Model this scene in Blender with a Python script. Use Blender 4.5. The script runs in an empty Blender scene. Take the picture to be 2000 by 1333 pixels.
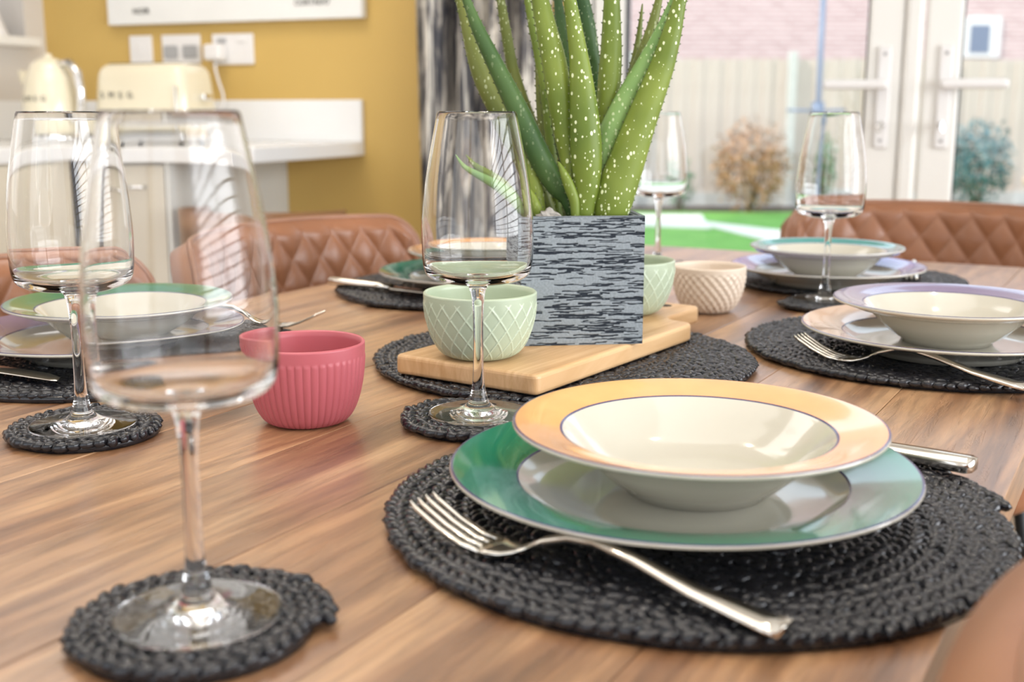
import bpy, bmesh, math, random
import numpy as np
from math import sin, cos, pi, radians, sqrt
from mathutils import Vector, Matrix

random.seed(7); rng = np.random.default_rng(7)
T = 0.76          # height of the table top
EYE = T + 0.235   # camera height
scene = bpy.context.scene
C = scene.collection

# ---------------------------------------------------------------- camera
cam_d = bpy.data.cameras.new('camera'); cam = bpy.data.objects.new('camera', cam_d); C.objects.link(cam)
cam.location = (0, 0, EYE); cam.rotation_euler = (radians(90 - 11.2), 0, 0)
cam_d.sensor_width = 36; cam_d.lens = 2250 / 2000 * 36; cam_d.clip_start = .02; cam_d.clip_end = 200
cam_d.dof.use_dof = True; cam_d.dof.focus_distance = 0.88; cam_d.dof.aperture_fstop = 6.6
scene.camera = cam
# ---------------------------------------------------------------- exposure
vs = scene.view_settings; vs.view_transform = 'Standard'; vs.look = 'None'; vs.gamma = 1; vs.use_curve_mapping = False
vs.exposure = 0.0
try:
    scene.cycles.use_denoising = True; scene.cycles.max_bounces = 24; scene.cycles.transmission_bounces = 24; scene.cycles.glossy_bounces = 10; scene.cycles.transparent_max_bounces = 16
except Exception: pass
# ---------------------------------------------------------------- sky
w = bpy.data.worlds.new('sky'); scene.world = w; w.use_nodes = True
nt = w.node_tree; bg = nt.nodes['Background']
tc = nt.nodes.new('ShaderNodeTexCoord'); sp = nt.nodes.new('ShaderNodeSeparateXYZ'); rp = nt.nodes.new('ShaderNodeValToRGB')
nt.links.new(tc.outputs['Generated'], sp.inputs[0]); nt.links.new(sp.outputs['Z'], rp.inputs[0])
rp.color_ramp.elements[0].color = (.92, .95, 1, 1); rp.color_ramp.elements[1].color = (.62, .80, 1, 1)
nt.links.new(rp.outputs[0], bg.inputs[0]); bg.inputs[1].default_value = 2.3

# frames: table (r across, n along) and room (r along wall, n out of it)
def frame(az):
    a = radians(az); return (lambda r, n, z=0: Vector((r*cos(a)+n*sin(a), -r*sin(a)+n*cos(a), z)))
TP = frame(29.5); RP = frame(20.0)
TROT = radians(-29.5); RROT = radians(-20.0)
def ray(u, v, Y):       # point seen at pixel (u,v) at depth Y in front of the camera
    s, c = sin(radians(11.2)), cos(radians(11.2))
    dx = (u-1000)/2250; dy = -(v-666.5)/2250
    d = Vector((dx, c+dy*s, -s+dy*c)); t = Y/d.y
    return Vector((0, 0, EYE)) + d*t

# ---------------------------------------------------------------- lights
sun_d = bpy.data.lights.new('sun', 'SUN'); sun = bpy.data.objects.new('sun', sun_d); C.objects.link(sun)
sun_d.energy = 3.4; sun_d.angle = radians(1.0); sun_d.color = (1, .95, .86)
sun.rotation_euler = (radians(52), 0, radians(-62))
def area(name, loc, size, size_y, energy, color, target):
    d = bpy.data.lights.new(name, 'AREA'); o = bpy.data.objects.new(name, d); C.objects.link(o)
    d.shape = 'RECTANGLE'; d.size = size; d.size_y = size_y; d.energy = energy; d.color = color
    o.location = loc; o.rotation_euler = (Vector(target) - Vector(loc)).to_track_quat('-Z', 'Y').to_euler()
    return o
area('ceiling_fill', RP(-.3, .5, 2.36), 1.6, 1.6, 12, (1, .97, .93), RP(-.3, .5, 0))  # soft fill added under the ceiling, not a fitted lamp
area('kitchen_fill', RP(-1.7, 1.9, 2.36), 1.2, 1.2, 14, (1, .97, .94), RP(-1.7, 1.9, 0))  # second added fill over the kitchen side, no fitting there
area('left_fill', RP(-2.72, .6, 1.55), 1.8, 1.2, 7, (.96, .98, 1), RP(0, 1.2, .9))  # fill added before the solid left wall, clear of the kitchen window
area('daylight_right_window', RP(2.75, .6, 1.45), 3.2, 1.7, 150, (.95, .97, 1), RP(0, .9, .8))

# ---------------------------------------------------------------- materials
def mat(name, color=(.8, .8, .8), rough=.5, metal=0, spec=.5, coat=0, sheen=0, trans=0, ior=1.5):
    m = bpy.data.materials.new(name); m.use_nodes = True
    b = m.node_tree.nodes['Principled BSDF']
    b.inputs['Base Color'].default_value = (*color, 1); b.inputs['Roughness'].default_value = rough
    b.inputs['Metallic'].default_value = metal; b.inputs['Specular IOR Level'].default_value = spec
    b.inputs['Coat Weight'].default_value = coat; b.inputs['Coat Roughness'].default_value = .05
    b.inputs['Transmission Weight'].default_value = trans; b.inputs['IOR'].default_value = ior
    return m
class N:
    def __init__(s, m): s.t = m.node_tree; s.b = s.t.nodes['Principled BSDF']
    def n(s, typ, **k):
        o = s.t.nodes.new(typ)
        for a, v in k.items():
            if a in o.inputs: o.inputs[a].default_value = v
            else: setattr(o, a, v)
        return o
    def l(s, a, b): s.t.links.new(a, b)
    def coord(s, scale=(1, 1, 1), rot=(0, 0, 0)):
        c = s.n('ShaderNodeTexCoord'); m = s.n('ShaderNodeMapping'); m.inputs['Scale'].default_value = scale; m.inputs['Rotation'].default_value = rot
        s.l(c.outputs['Object'], m.inputs[0]); return m.outputs[0]
    def noise(s, vec, scale, detail=3, rough=.5, dist=0):
        o = s.n('ShaderNodeTexNoise'); o.inputs['Scale'].default_value = scale; o.inputs['Detail'].default_value = detail
        o.inputs['Roughness'].default_value = rough; o.inputs['Distortion'].default_value = dist
        if vec is not None: s.l(vec, o.inputs['Vector'])
        return o.outputs[0]
    def ramp(s, fac, stops):
        o = s.n('ShaderNodeValToRGB'); e = o.color_ramp.elements
        while len(e) < len(stops): e.new(.5)
        for i, (p, c) in enumerate(stops):
            e[i].position = p; e[i].color = (*c, 1) if len(c) == 3 else c
        s.l(fac, o.inputs[0]); return o.outputs[0]
    def mix(s, fac, a, b, mode='MIX'):
        o = s.n('ShaderNodeMix', data_type='RGBA', blend_type=mode)
        for i, v in ((0, fac), (6, a), (7, b)):
            if hasattr(v, 'is_linked'): s.l(v, o.inputs[i])
            else: o.inputs[i].default_value = v if i == 0 else (*v, 1)
        return o.outputs[2]
    def bump(s, h, strength, dist=.001):
        o = s.n('ShaderNodeBump'); o.inputs['Strength'].default_value = strength; o.inputs['Distance'].default_value = dist
        s.l(h, o.inputs['Height']); s.l(o.outputs[0], s.b.inputs['Normal'])
    def color(s, c): s.l(c, s.b.inputs['Base Color'])

def wood_table():
    m = mat('brushed_table_wood', rough=.42, spec=.6, coat=.75); k = N(m)
    k.b.inputs['Coat Roughness'].default_value = .30; k.b.inputs['Coat IOR'].default_value = 1.85
    oi = k.n('ShaderNodeObjectInfo')
    c = k.n('ShaderNodeTexCoord'); mp = k.n('ShaderNodeMapping'); mp.inputs['Scale'].default_value = (1, .09, 1)
    ad = k.n('ShaderNodeVectorMath', operation='ADD'); mu = k.n('ShaderNodeVectorMath', operation='SCALE')
    k.l(oi.outputs['Random'], mu.inputs['Scale']); mu.inputs[0].default_value = (3, 7, 5)
    k.l(c.outputs['Object'], ad.inputs[0]); k.l(mu.outputs[0], ad.inputs[1]); k.l(ad.outputs[0], mp.inputs[0]); v = mp.outputs[0]
    big = k.noise(v, 16, 4, .55, 1.2); fine = k.noise(v, 150, 4, .65, .3)
    c1 = k.ramp(big, [(.3, (.12, .052, .022)), (.44, (.27, .135, .062)), (.55, (.40, .225, .112)), (.70, (.50, .31, .165))])
    c2 = k.ramp(fine, [(.33, (.55, .5, .46)), (.6, (1.08, 1.04, 1.0))])
    c3 = k.mix(.8, c1, c2, 'MULTIPLY')
    tint = k.ramp(oi.outputs['Random'], [(0, (.90, .90, .90)), (1, (1.06, 1.03, 1.0))])
    k.color(k.mix(1, c3, tint, 'MULTIPLY'))
    crack = k.noise(v, 90, 5, .7, .6); h = k.ramp(crack, [(.36, (0, 0, 0)), (.47, (1, 1, 1))])
    k.bump(k.mix(.35, h, fine), .7, .0014)
    return m
def wood(name, a, b, scale=(1, .1, 1), s=40, rough=.45, bump=.15):
    m = mat(name, rough=rough); k = N(m); v = k.coord(scale)
    k.color(k.ramp(k.noise(v, s, 4, .6, .6), [(.3, a), (.7, b)])); k.bump(k.noise(v, s*3, 3), bump, .0006); return m
def leather(name, col, rough=.38):
    m = mat(name, rough=rough, spec=.5); k = N(m); v = k.coord()
    k.color(k.ramp(k.noise(v, 9, 3), [(.3, tuple(x*.86 for x in col)), (.7, tuple(x*1.12 for x in col))]))
    vo = k.n('ShaderNodeTexVoronoi'); vo.inputs['Scale'].default_value = 420; k.l(v, vo.inputs['Vector'])
    k.bump(vo.outputs['Distance'], .25, .0004); return m
def plain(name, col, rough=.6, var=.06, s=6, bump=0, **kw):
    m = mat(name, col, rough, **kw); k = N(m); v = k.coord()
    k.color(k.ramp(k.noise(v, s, 3), [(.3, tuple(x*(1-var) for x in col)), (.7, tuple(min(1, x*(1+var)) for x in col))]))
    if bump: k.bump(k.noise(v, s*30, 3), bump, .001)
    return m
M = {}
M['table'] = wood_table()
M['leather'] = leather('tan_leather', (.265, .112, .054), .34); M['piping'] = leather('leather_piping', (.30, .15, .09), .4)
M['leather_back'] = leather('leather_back', (.29, .135, .07), .42)
M['cream'] = plain('cream_glaze', (.53, .505, .425), .12, .02, coat=.6)
def rim(name, col): return plain(name, col, .12, .06, 30, coat=.7)
M['r_orange'] = rim('orange_rim_glaze', (.80, .43, .19)); M['r_green'] = rim('green_rim_glaze', (.008, .18, .105))
M['r_purple'] = rim('purple_rim_glaze', (.17, .12, .24)); M['r_teal'] = rim('teal_rim_glaze', (.06, .26, .24)); M['r_blue'] = rim('violet_blue_rim_glaze', (.10, .07, .42))
M['r_peach'] = rim('peach_rim_glaze', (.72, .47, .31))
M['line'] = mat('navy_glaze_line', (.035, .03, .12), .15)
def bowlmat(name, col, rough=.38):
    return plain(name, col, rough, .03, 20)
M['rose'] = bowlmat('rose_ceramic', (.46, .105, .125), .42); M['mint'] = bowlmat('mint_ceramic', (.42, .49, .355), .3); M['beige'] = bowlmat('beige_ceramic', (.66, .55, .44), .42)
M['mint_line'] = bowlmat('mint_ceramic_ridge', (.54, .62, .47), .3)
M['steel'] = mat('polished_steel', (.80, .76, .68), .13, 1)
M['chrome'] = mat('chrome', (.8, .8, .8), .08, 1)
def rope():
    m = mat('charcoal_raffia', rough=.20, spec=.55); k = N(m); v = k.coord()
    k.color(k.ramp(k.noise(v, 60, 3), [(.3, (.005, .006, .009)), (.7, (.020, .020, .024))])); k.bump(k.noise(v, 500, 2), .25, .0003); return m
M['rope'] = rope()
M['board'] = wood('bamboo_board', (.54, .31, .135), (.72, .48, .26), (1, .05, .25), 130, .42, .08)
M['soil'] = plain('dark_soil', (.05, .04, .03), .9, .4, 60, .6)
M['stone'] = plain('grey_stone', (.36, .34, .31), .8, .3, 60, .6)
def potmat():
    m = mat('slate_pot', rough=.75, spec=.2); k = N(m); a = k.n('ShaderNodeAttribute'); a.attribute_name = 'relief'
    n = k.noise(k.coord(), 500, 3); c = k.ramp(a.outputs['Fac'], [(.30, (.020, .026, .036)), (.60, (.25, .285, .31))])
    k.color(k.mix(.6, c, k.ramp(n, [(.3, (.7, .7, .7)), (.65, (1.15, 1.15, 1.15))]), 'MULTIPLY')); k.bump(n, .3, .0006); return m
M['pot'] = potmat()
def leafmat(name, a, b, tipc=None):
    m = mat(name, rough=.46, spec=.33); k = N(m); v = k.coord()
    base = k.ramp(k.noise(v, 14, 2), [(.32, a), (.68, b)])
    vo = k.n('ShaderNodeTexVoronoi'); vo.inputs['Scale'].default_value = 300; vo.inputs['Randomness'].default_value = 1
    mp = k.coord((1.2, .8, .75)); k.l(mp, vo.inputs['Vector'])
    sep = k.n('ShaderNodeSeparateColor'); k.l(vo.outputs['Color'], sep.inputs[0])
    ad = k.n('ShaderNodeMath', operation='MULTIPLY'); k.l(sep.outputs[0], ad.inputs[0]); k.l(sep.outputs[1], ad.inputs[1])
    th = k.n('ShaderNodeMath', operation='MULTIPLY'); k.l(ad.outputs[0], th.inputs[0]); th.inputs[1].default_value = .55
    lt = k.n('ShaderNodeMath', operation='LESS_THAN'); k.l(vo.outputs['Distance'], lt.inputs[0]); k.l(th.outputs[0], lt.inputs[1])
    at = k.n('ShaderNodeAttribute'); at.attribute_name = 'spots'
    mm = k.n('ShaderNodeMath', operation='MULTIPLY'); k.l(lt.outputs[0], mm.inputs[0]); k.l(at.outputs['Fac'], mm.inputs[1])
    k.color(k.mix(mm.outputs[0], base, (.72, .78, .50))); return m
M['leaf_bright'] = leafmat('aloe_bright', (.085, .135, .012), (.215, .275, .045))
M['leaf_dark'] = leafmat('aloe_dark', (.022, .065, .016), (.065, .125, .032))
M['leaf_olive'] = leafmat('aloe_olive', (.085, .115, .018), (.18, .20, .045))
M['leaf_pale'] = leafmat('aloe_pale', (.12, .24, .065), (.26, .40, .13))
M['tooth'] = mat('aloe_tooth', (.10, .13, .05), .5)
gm = bpy.data.materials.new('clear_glass'); gm.use_nodes = True; t_ = gm.node_tree; t_.nodes.clear()
g_ = t_.nodes.new('ShaderNodeBsdfGlass'); g_.inputs['IOR'].default_value = 1.36; g_.inputs['Roughness'].default_value = 0; g_.inputs['Color'].default_value = (1, 1, 1, 1)
o_ = t_.nodes.new('ShaderNodeOutputMaterial'); t_.links.new(g_.outputs[0], o_.inputs[0]); M['glass'] = gm
pm = bpy.data.materials.new('window_glass'); pm.use_nodes = True; t_ = pm.node_tree; t_.nodes.clear()
a_ = t_.nodes.new('ShaderNodeBsdfTransparent'); b_ = t_.nodes.new('ShaderNodeBsdfGlossy'); b_.inputs['Roughness'].default_value = .02
f_ = t_.nodes.new('ShaderNodeFresnel'); f_.inputs[0].default_value = 1.45; x_ = t_.nodes.new('ShaderNodeMixShader'); o_ = t_.nodes.new('ShaderNodeOutputMaterial')
a_.inputs[0].default_value = (.97, .98, .98, 1)
t_.links.new(f_.outputs[0], x_.inputs[0]); t_.links.new(a_.outputs[0], x_.inputs[1]); t_.links.new(b_.outputs[0], x_.inputs[2]); t_.links.new(x_.outputs[0], o_.inputs[0]); M['pane'] = pm
M['yellow'] = plain('mustard_wall_paint', (.60, .40, .115), .55, .03, 3, .05)
M['white_wall'] = plain('off_white_wall_paint', (.66, .62, .57), .6, .03, 3)
M['ceiling'] = plain('white_ceiling_paint', (.82, .82, .8), .8, .01, 3)
M['upvc'] = plain('white_upvc', (.80, .78, .73), .28, .01, 3)
M['worktop'] = plain('white_worktop', (.84, .84, .83), .2, .01, 8, coat=.3)
M['cabinet'] = plain('cream_cabinet', (.70, .64, .52), .4, .02, 5)
M['panel'] = plain('grey_white_panel', (.66, .66, .62), .45, .02, 5)
M['floor'] = wood('floor_wood', (.30, .20, .12), (.48, .34, .22), (1, .08, 1), 20, .4)
M['appliance'] = plain('cream_enamel', (.80, .73, .55), .16, .01, 4, coat=.6)
M['letters'] = mat('grey_chrome_letters', (.18, .18, .16), .3, .6)
M['black'] = mat('black_metal', (.02, .02, .02), .4, .3)
M['plastic'] = plain('white_plastic', (.80, .78, .76), .35, .01, 8)
M['grey_plastic'] = plain('grey_plastic', (.40, .40, .40), .4, .02, 8)
M['canvas'] = plain('white_canvas', (.80, .80, .77), .7, .02, 6)
M['ink'] = mat('dark_print', (.03, .025, .02), .7)
M['walnut'] = wood('walnut_plywood', (.16, .07, .028), (.33, .17, .075), (.12, .12, 1), 30, .35)
M['fence'] = wood('fence_board', (.50, .39, .32), (.64, .54, .46), (1, 1, .08), 14, .8)
M['concrete'] = plain('pale_concrete', (.56, .54, .50), .85, .08, 8, .2)
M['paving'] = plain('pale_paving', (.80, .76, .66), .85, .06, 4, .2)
M['border'] = plain('dark_border_bark', (.09, .065, .05), .9, .3, 8, .5)
M['terracotta'] = plain('terracotta', (.66, .42, .28), .8, .1, 6)
M['bluegrey'] = mat('blue_grey_metal', (.15, .19, .27), .4, .4)
M['stem'] = plain('brown_stem', (.20, .13, .08), .8)
M['l_orange'] = plain('russet_leaves', (.40, .21, .10), .6, .45, 9); M['l_green'] = plain('green_leaves', (.10, .19, .08), .6, .3, 12); M['l_blue'] = plain('blue_green_leaves', (.07, .17, .18), .6, .3, 12)
M['slat'] = mat('blind_slat', (.10, .11, .14), .4)
def grass():
    m = mat('lawn', rough=.9); k = N(m); v = k.coord()
    k.color(k.ramp(k.noise(v, 3, 6, .7), [(.3, (.12, .33, .05)), (.7, (.24, .50, .10))])); k.bump(k.noise(v, 60, 4), .6, .02); return m
M['grass'] = grass()
def brick(name, c1, c2):
    m = mat(name, rough=.85); k = N(m); c = k.n('ShaderNodeTexCoord'); mp = k.n('ShaderNodeMapping'); mp.inputs['Rotation'].default_value = (radians(90), 0, 0)
    k.l(c.outputs['Object'], mp.inputs[0]); b = k.n('ShaderNodeTexBrick'); k.l(mp.outputs[0], b.inputs['Vector'])
    for i, v in (('Color1', c1), ('Color2', c2), ('Mortar', (.72, .66, .6))): b.inputs[i].default_value = (*v, 1)
    b.inputs['Scale'].default_value = 1; b.inputs['Brick Width'].default_value = .225; b.inputs['Row Height'].default_value = .075; b.inputs['Mortar Size'].default_value = .008
    k.color(b.outputs['Color']); return m
M['brick'] = brick('pink_brick', (.50, .30, .28), (.62, .42, .39))
def ikat():
    m = mat('ikat_fabric', rough=.75); k = N(m); v = k.coord((1, 1, .16))
    a = k.noise(v, 26, 4, .6, 1.4); b = k.noise(k.coord((1, 1, .05)), 120, 3, .6)
    h = k.mix(.22, a, b)
    k.color(k.ramp(h, [(.36, (.022, .024, .032)), (.46, (.085, .085, .095)), (.51, (.26, .24, .215)), (.58, (.72, .68, .60))])); k.bump(b, .2, .001); return m
M['ikat'] = ikat()

# ---------------------------------------------------------------- helpers
def tag(o, label=None, cat=None, group=None, kind=None):
    if label: o['label'] = label
    if cat: o['category'] = cat
    if group: o['group'] = group
    if kind: o['kind'] = kind
    return o
def empty(name, loc=(0, 0, 0), rz=0, label=None, cat=None, group=None, kind=None):
    o = bpy.data.objects.new(name, None); C.objects.link(o); o.location = loc; o.rotation_euler = (0, 0, rz); o.empty_display_size = .02
    return tag(o, label, cat, group, kind)
def link(name, me, m=None, parent=None, loc=None, rz=None, smooth=True):
    o = bpy.data.objects.new(name, me); C.objects.link(o)
    if m is not None:
        for x in (m if isinstance(m, (list, tuple)) else [m]): me.materials.append(x)
    if smooth: me.shade_smooth()
    if parent is not None: o.parent = parent
    if loc is not None: o.location = loc
    if rz is not None: o.rotation_euler = (0, 0, rz)
    return o
def mesh(vs_, fs, mi=None):
    me = bpy.data.meshes.new('m'); me.from_pydata([tuple(v) for v in vs_], [], fs); me.update()
    if mi is not None: me.polygons.foreach_set('material_index', mi)
    return me
def fixn(me):
    bm = bmesh.new(); bm.from_mesh(me); bmesh.ops.recalc_face_normals(bm, faces=bm.faces); bm.to_mesh(me); bm.free(); return me
def lathe(prof, seg=64, mats=None, closed=False, disp=None):
    """prof: list (r,z). mats: material index per band."""
    V, F, I = [], [], []; n = len(prof)
    for i in range(n):
        for j in range(seg):
            a = 2*pi*j/seg; r, z = prof[i]
            if disp: r, z = disp(r, z, a, i)
            V.append((r*cos(a), r*sin(a), z))
    m_ = n if closed else n-1
    for i in range(m_):
        i2 = (i+1) % n
        for j in range(seg):
            j2 = (j+1) % seg
            F.append((i*seg+j, i*seg+j2, i2*seg+j2, i2*seg+j)); I.append(mats[i] if mats else 0)
    return mesh(V, F, I)
def box(bm, x0, x1, y0, y1, z0, z1, bev=0, seg=2):
    r = bmesh.ops.create_cube(bm, size=1)
    for v in r['verts']:
        v.co = Vector((x0+(v.co.x+.5)*(x1-x0), y0+(v.co.y+.5)*(y1-y0), z0+(v.co.z+.5)*(z1-z0)))
    if bev:
        es = list({e for v in r['verts'] for e in v.link_edges})
        bmesh.ops.bevel(bm, geom=es, offset=bev, segments=seg, affect='EDGES', profile=.5)
def bx(name, dims, m, parent=None, bev=0, loc=None, rz=None, seg=2):
    bm = bmesh.new(); box(bm, *dims, bev, seg); me = bpy.data.meshes.new(name); bm.to_mesh(me); bm.free()
    return link(name, me, m, parent, loc, rz, smooth=False)
def rbx(name, r0, r1, n0, n1, z0, z1, m, parent=None, bev=0):   # box in the room frame
    c = RP((r0+r1)/2, (n0+n1)/2, z0); hr, hn = abs(r1-r0)/2, abs(n1-n0)/2
    if parent is not None:   # parent sits at the room origin with the room's rotation
        return bx(name, (min(r0, r1), max(r0, r1), min(n0, n1), max(n0, n1), z0, z1), m, parent, bev)
    return bx(name, (-hr, hr, -hn, hn, 0, z1-z0), m, None, bev, c, RROT)
def tube_data(pts, rad, seg=10, caps=True):
    pts = [Vector(p) for p in pts]; V, F = [], []; n = len(pts); up = Vector((0, 0, 1)); prev = None
    for i, p in enumerate(pts):
        t = (pts[min(i+1, n-1)]-pts[max(i-1, 0)]).normalized()
        a = prev if prev is not None else (up if abs(t.z) < .9 else Vector((1, 0, 0)))
        x = (a - t*a.dot(t)).normalized(); y = t.cross(x); prev = x
        r = rad[i] if isinstance(rad, (list, tuple)) else rad
        for j in range(seg): V.append(p + x*(r*cos(2*pi*j/seg)) + y*(r*sin(2*pi*j/seg)))
    for i in range(n-1):
        for j in range(seg): F.append((i*seg+j, i*seg+(j+1) % seg, (i+1)*seg+(j+1) % seg, (i+1)*seg+j))
    if caps: F.append(tuple(range(seg))[::-1]); F.append(tuple(range((n-1)*seg, n*seg)))
    return V, F
def tube(name, pts, rad, m, parent=None, seg=10, **k):
    V, F = tube_data(pts, rad, seg); return link(name, fixn(mesh(V, F)), m, parent, **k)
def prism(outline, z0, z1, bev=0, seg=3):
    bm = bmesh.new(); vs_ = [bm.verts.new((x, y, z0)) for x, y in outline]; f = bm.faces.new(vs_)
    r = bmesh.ops.extrude_face_region(bm, geom=[f]); bmesh.ops.translate(bm, vec=(0, 0, z1-z0), verts=[v for v in r['geom'] if isinstance(v, bmesh.types.BMVert)])
    bmesh.ops.recalc_face_normals(bm, faces=bm.faces)
    if bev:
        es = [e for e in bm.edges if abs(e.verts[0].co.z-e.verts[1].co.z) < 1e-6]
        bmesh.ops.bevel(bm, geom=es, offset=bev, segments=seg, affect='EDGES', profile=.5)
    me = bpy.data.meshes.new('p'); bm.to_mesh(me); bm.free(); return me
def round_poly(pts, rad, k=6):
    out = []; n = len(pts)
    for i in range(n):
        p0, p, p1 = Vector(pts[i-1]), Vector(pts[i]), Vector(pts[(i+1) % n]); r = rad[i] if isinstance(rad, (list, tuple)) else rad
        if r <= 0: out.append(tuple(p)); continue
        d0 = (p0-p).normalized(); d1 = (p1-p).normalized(); r = min(r, (p0-p).length*.49, (p1-p).length*.49)
        a, b = p+d0*r, p+d1*r
        for j in range(k+1):
            t = j/k; q = a.lerp(p, t).lerp(p.lerp(b, t), t); out.append(tuple(q))
    return out
def copy_tree(o, parent=None):
    c = o.copy(); C.objects.link(c)
    if parent is not None: c.parent = parent
    for ch in list(o.children): copy_tree(ch, c)
    return c
def text(name, body, size, m, parent, loc, rot, extr=.0006):
    cu = bpy.data.curves.new(name, 'FONT'); cu.body = body; cu.size = size; cu.extrude = extr; cu.align_x = 'CENTER'; cu.align_y = 'CENTER'; cu.resolution_u = 3
    tmp = bpy.data.objects.new('tmp', cu); C.objects.link(tmp); bpy.context.view_layer.update()
    me = bpy.data.meshes.new_from_object(tmp.evaluated_get(bpy.context.evaluated_depsgraph_get())); bpy.data.objects.remove(tmp)
    me.materials.clear()
    o = link(name, me, m, parent, smooth=False); o.location = loc; o.rotation_euler = rot; return o
def room_root(name, **k):
    return empty(name, (0, 0, 0), RROT, **k)

# ================================================================ the setting
WN = 3.19; WL = -2.815; WR = 2.1; WB = -1.7; CE = 2.42; TH_ = .28
S = dict(kind='structure')
def struct(o): o['kind'] = 'structure'; return o
# floor of boards
fl = room_root('floor', **S)
fb = None
xs = np.arange(WL, WR, .16)
for i, x in enumerate(xs):
    d = (x+.001, min(x+.159, WR), WB, WN, -.02, 0)
    bx('floor_board', d, M['floor'], fl)
ceil_ = struct(rbx('ceiling', WL-.1, WR+.1, WB, WN+TH_, CE, CE+.15, M['ceiling']))
DL, DR = -.985, .92      # door opening
struct(rbx('wall_kitchen', WL-.3, DL, WN, WN+TH_, 0, CE, M['yellow']))
struct(rbx('wall_garden', DR, WR+.1, WN, WN+TH_, 0, CE, M['white_wall']))
struct(rbx('wall_lintel', DL, DR, WN, WN+TH_, 2.12, CE, M['white_wall']))
# left wall with kitchen window
k0, k1, kz0, kz1 = 1.75, 3.10, 1.235, 2.15
lw = room_root('wall_left', **S)
rbx('wall_section', WL-.3, WL, WB, k0, 0, CE, M['white_wall'], lw)
rbx('wall_section', WL-.3, WL, k1, WN, 0, CE, M['white_wall'], lw)
rbx('wall_section', WL-.3, WL, k0, k1, 0, kz0, M['white_wall'], lw)
rbx('wall_section', WL-.3, WL, k0, k1, kz1, CE, M['white_wall'], lw)
wn = room_root('window_1', **S)
for nm, d in dict(a=(WL-.24, WL-.17, k0, k1, kz0, kz0+.06), b=(WL-.24, WL-.17, k0, k1, kz1-.06, kz1), c=(WL-.24, WL-.17, k0, k0+.06, kz0, kz1), d=(WL-.24, WL-.17, k1-.06, k1, kz0, kz1), e=(WL-.24, WL-.17, 2.42, 2.49, kz0, kz1)).items():
    rbx('window_frame', *d, M['upvc'], wn, .004)
rbx('window_pane', WL-.21, WL-.205, k0+.05, k1-.05, kz0+.05, kz1-.05, M['pane'], wn)
rbx('window_sill', WL-.17, WL+.05, k0-.03, k1+.02, kz0-.03, kz0, M['upvc'], wn, .006)
# right wall with blinds, and wall behind the camera, both with large windows
rw = room_root('wall_right', **S)
rbx('wall_section', WR, WR+.2, WB, WN, 0, .45, M['white_wall'], rw); rbx('wall_section', WR, WR+.2, WB, WN, 2.1, CE, M['white_wall'], rw)
rbx('wall_section', WR, WR+.2, 2.4, WN, .45, 2.1, M['white_wall'], rw); rbx('wall_section', WR, WR+.2, WB, -1.2, .45, 2.1, M['white_wall'], rw)
bw = room_root('wall_back', **S)
rbx('wall_section', WL, WR, WB-.2, WB, 0, .35, M['white_wall'], bw); rbx('wall_section', WL, WR, WB-.2, WB, 2.15, CE, M['white_wall'], bw)
rbx('wall_section', WL, -2.2, WB-.2, WB, .35, 2.15, M['white_wall'], bw); rbx('wall_section', 1.6, WR, WB-.2, WB, .35, 2.15, M['white_wall'], bw); rbx('wall_section', -.25, 0, WB-.2, WB, .35, 2.15, M['white_wall'], bw)
# blind in right-hand window
w2 = room_root('window_2', **S)
for i in range(18):
    z = .5 + i*.09
    bx('blind_slat', (WR-.03, WR-.008, -1.15, 2.35, z, z+.012), M['slat'], w2)
rbx('window_frame', WR+.06, WR+.12, .55, .63, .45, 2.1, M['upvc'], w2)
# French doors
def door(name, a, b, plate_r, lever_dir, ajar=0):
    d = room_root(name, **S); y0, y1 = WN+.02, WN+.09
    rbx('door_stile', a, a+.088, y0, y1, .06, 2.08, M['upvc'], d, .008); rbx('door_stile', b-.088, b, y0, y1, .06, 2.08, M['upvc'], d, .008)
    rbx('door_rail', a+.088, b-.088, y0, y1, .06, .22, M['upvc'], d, .008); rbx('door_rail', a+.088, b-.088, y0, y1, 1.98, 2.08, M['upvc'], d, .008)
    for e in (a+.088, b-.088): rbx('glazing_gasket', e-.004, e+.004, y0+.012, y1-.012, .22, 1.98, M['black'], d)
    rbx('glass_pane', a+.09, b-.09, y0+.03, y0+.035, .22, 1.98, M['pane'], d)
    h = rbx('handle_plate', plate_r-.017, plate_r+.017, y0-.012, y0, .905, 1.165, M['plastic'], d, .005)
    for zz in (.925, 1.145): 
        V, F = tube_data([(plate_r, y0-.013, zz), (plate_r, y0-.011, zz)], .005, 10); link('screw_cap', mesh(V, F), M['grey_plastic'], h)
    lv = rbx('lever_handle', plate_r-.012 if lever_dir > 0 else plate_r-.150, plate_r+.150 if lever_dir > 0 else plate_r+.012, y0-.055, y0-.035, 1.055, 1.080, M['plastic'], d, .009)
    V, F = tube_data([(plate_r, y0-.04, 1.067), (plate_r, y0-.01, 1.067)], .011, 12); link('spindle', mesh(V, F), M['plastic'], lv)
    V, F = tube_data([(plate_r, y0-.02, .965), (plate_r, y0-.010, .965)], .009, 12); link('lock_cylinder', mesh(V, F), M['chrome'], h)
    return d
door('door_1', -.925, -.098, -.141, -1)
door('door_2', -.045, .80, .008, 1)
df = room_root('trim_1', **S)
rbx('door_frame', DL, -.93, WN-.0, WN+.12, 0, 2.12, M['upvc'], df, .006); rbx('door_frame', .805, DR, WN, WN+.12, 0, 2.12, M['upvc'], df, .006)
rbx('door_frame', DL, DR, WN, WN+.12, 2.08, 2.14, M['upvc'], df, .006); rbx('door_threshold', DL, DR, WN, WN+.14, 0, .055, M['upvc'], df, .006)
rbx('meeting_bead', -.097, -.05, WN+.008, WN+.10, .06, 2.08, M['upvc'], df, .012)
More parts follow.
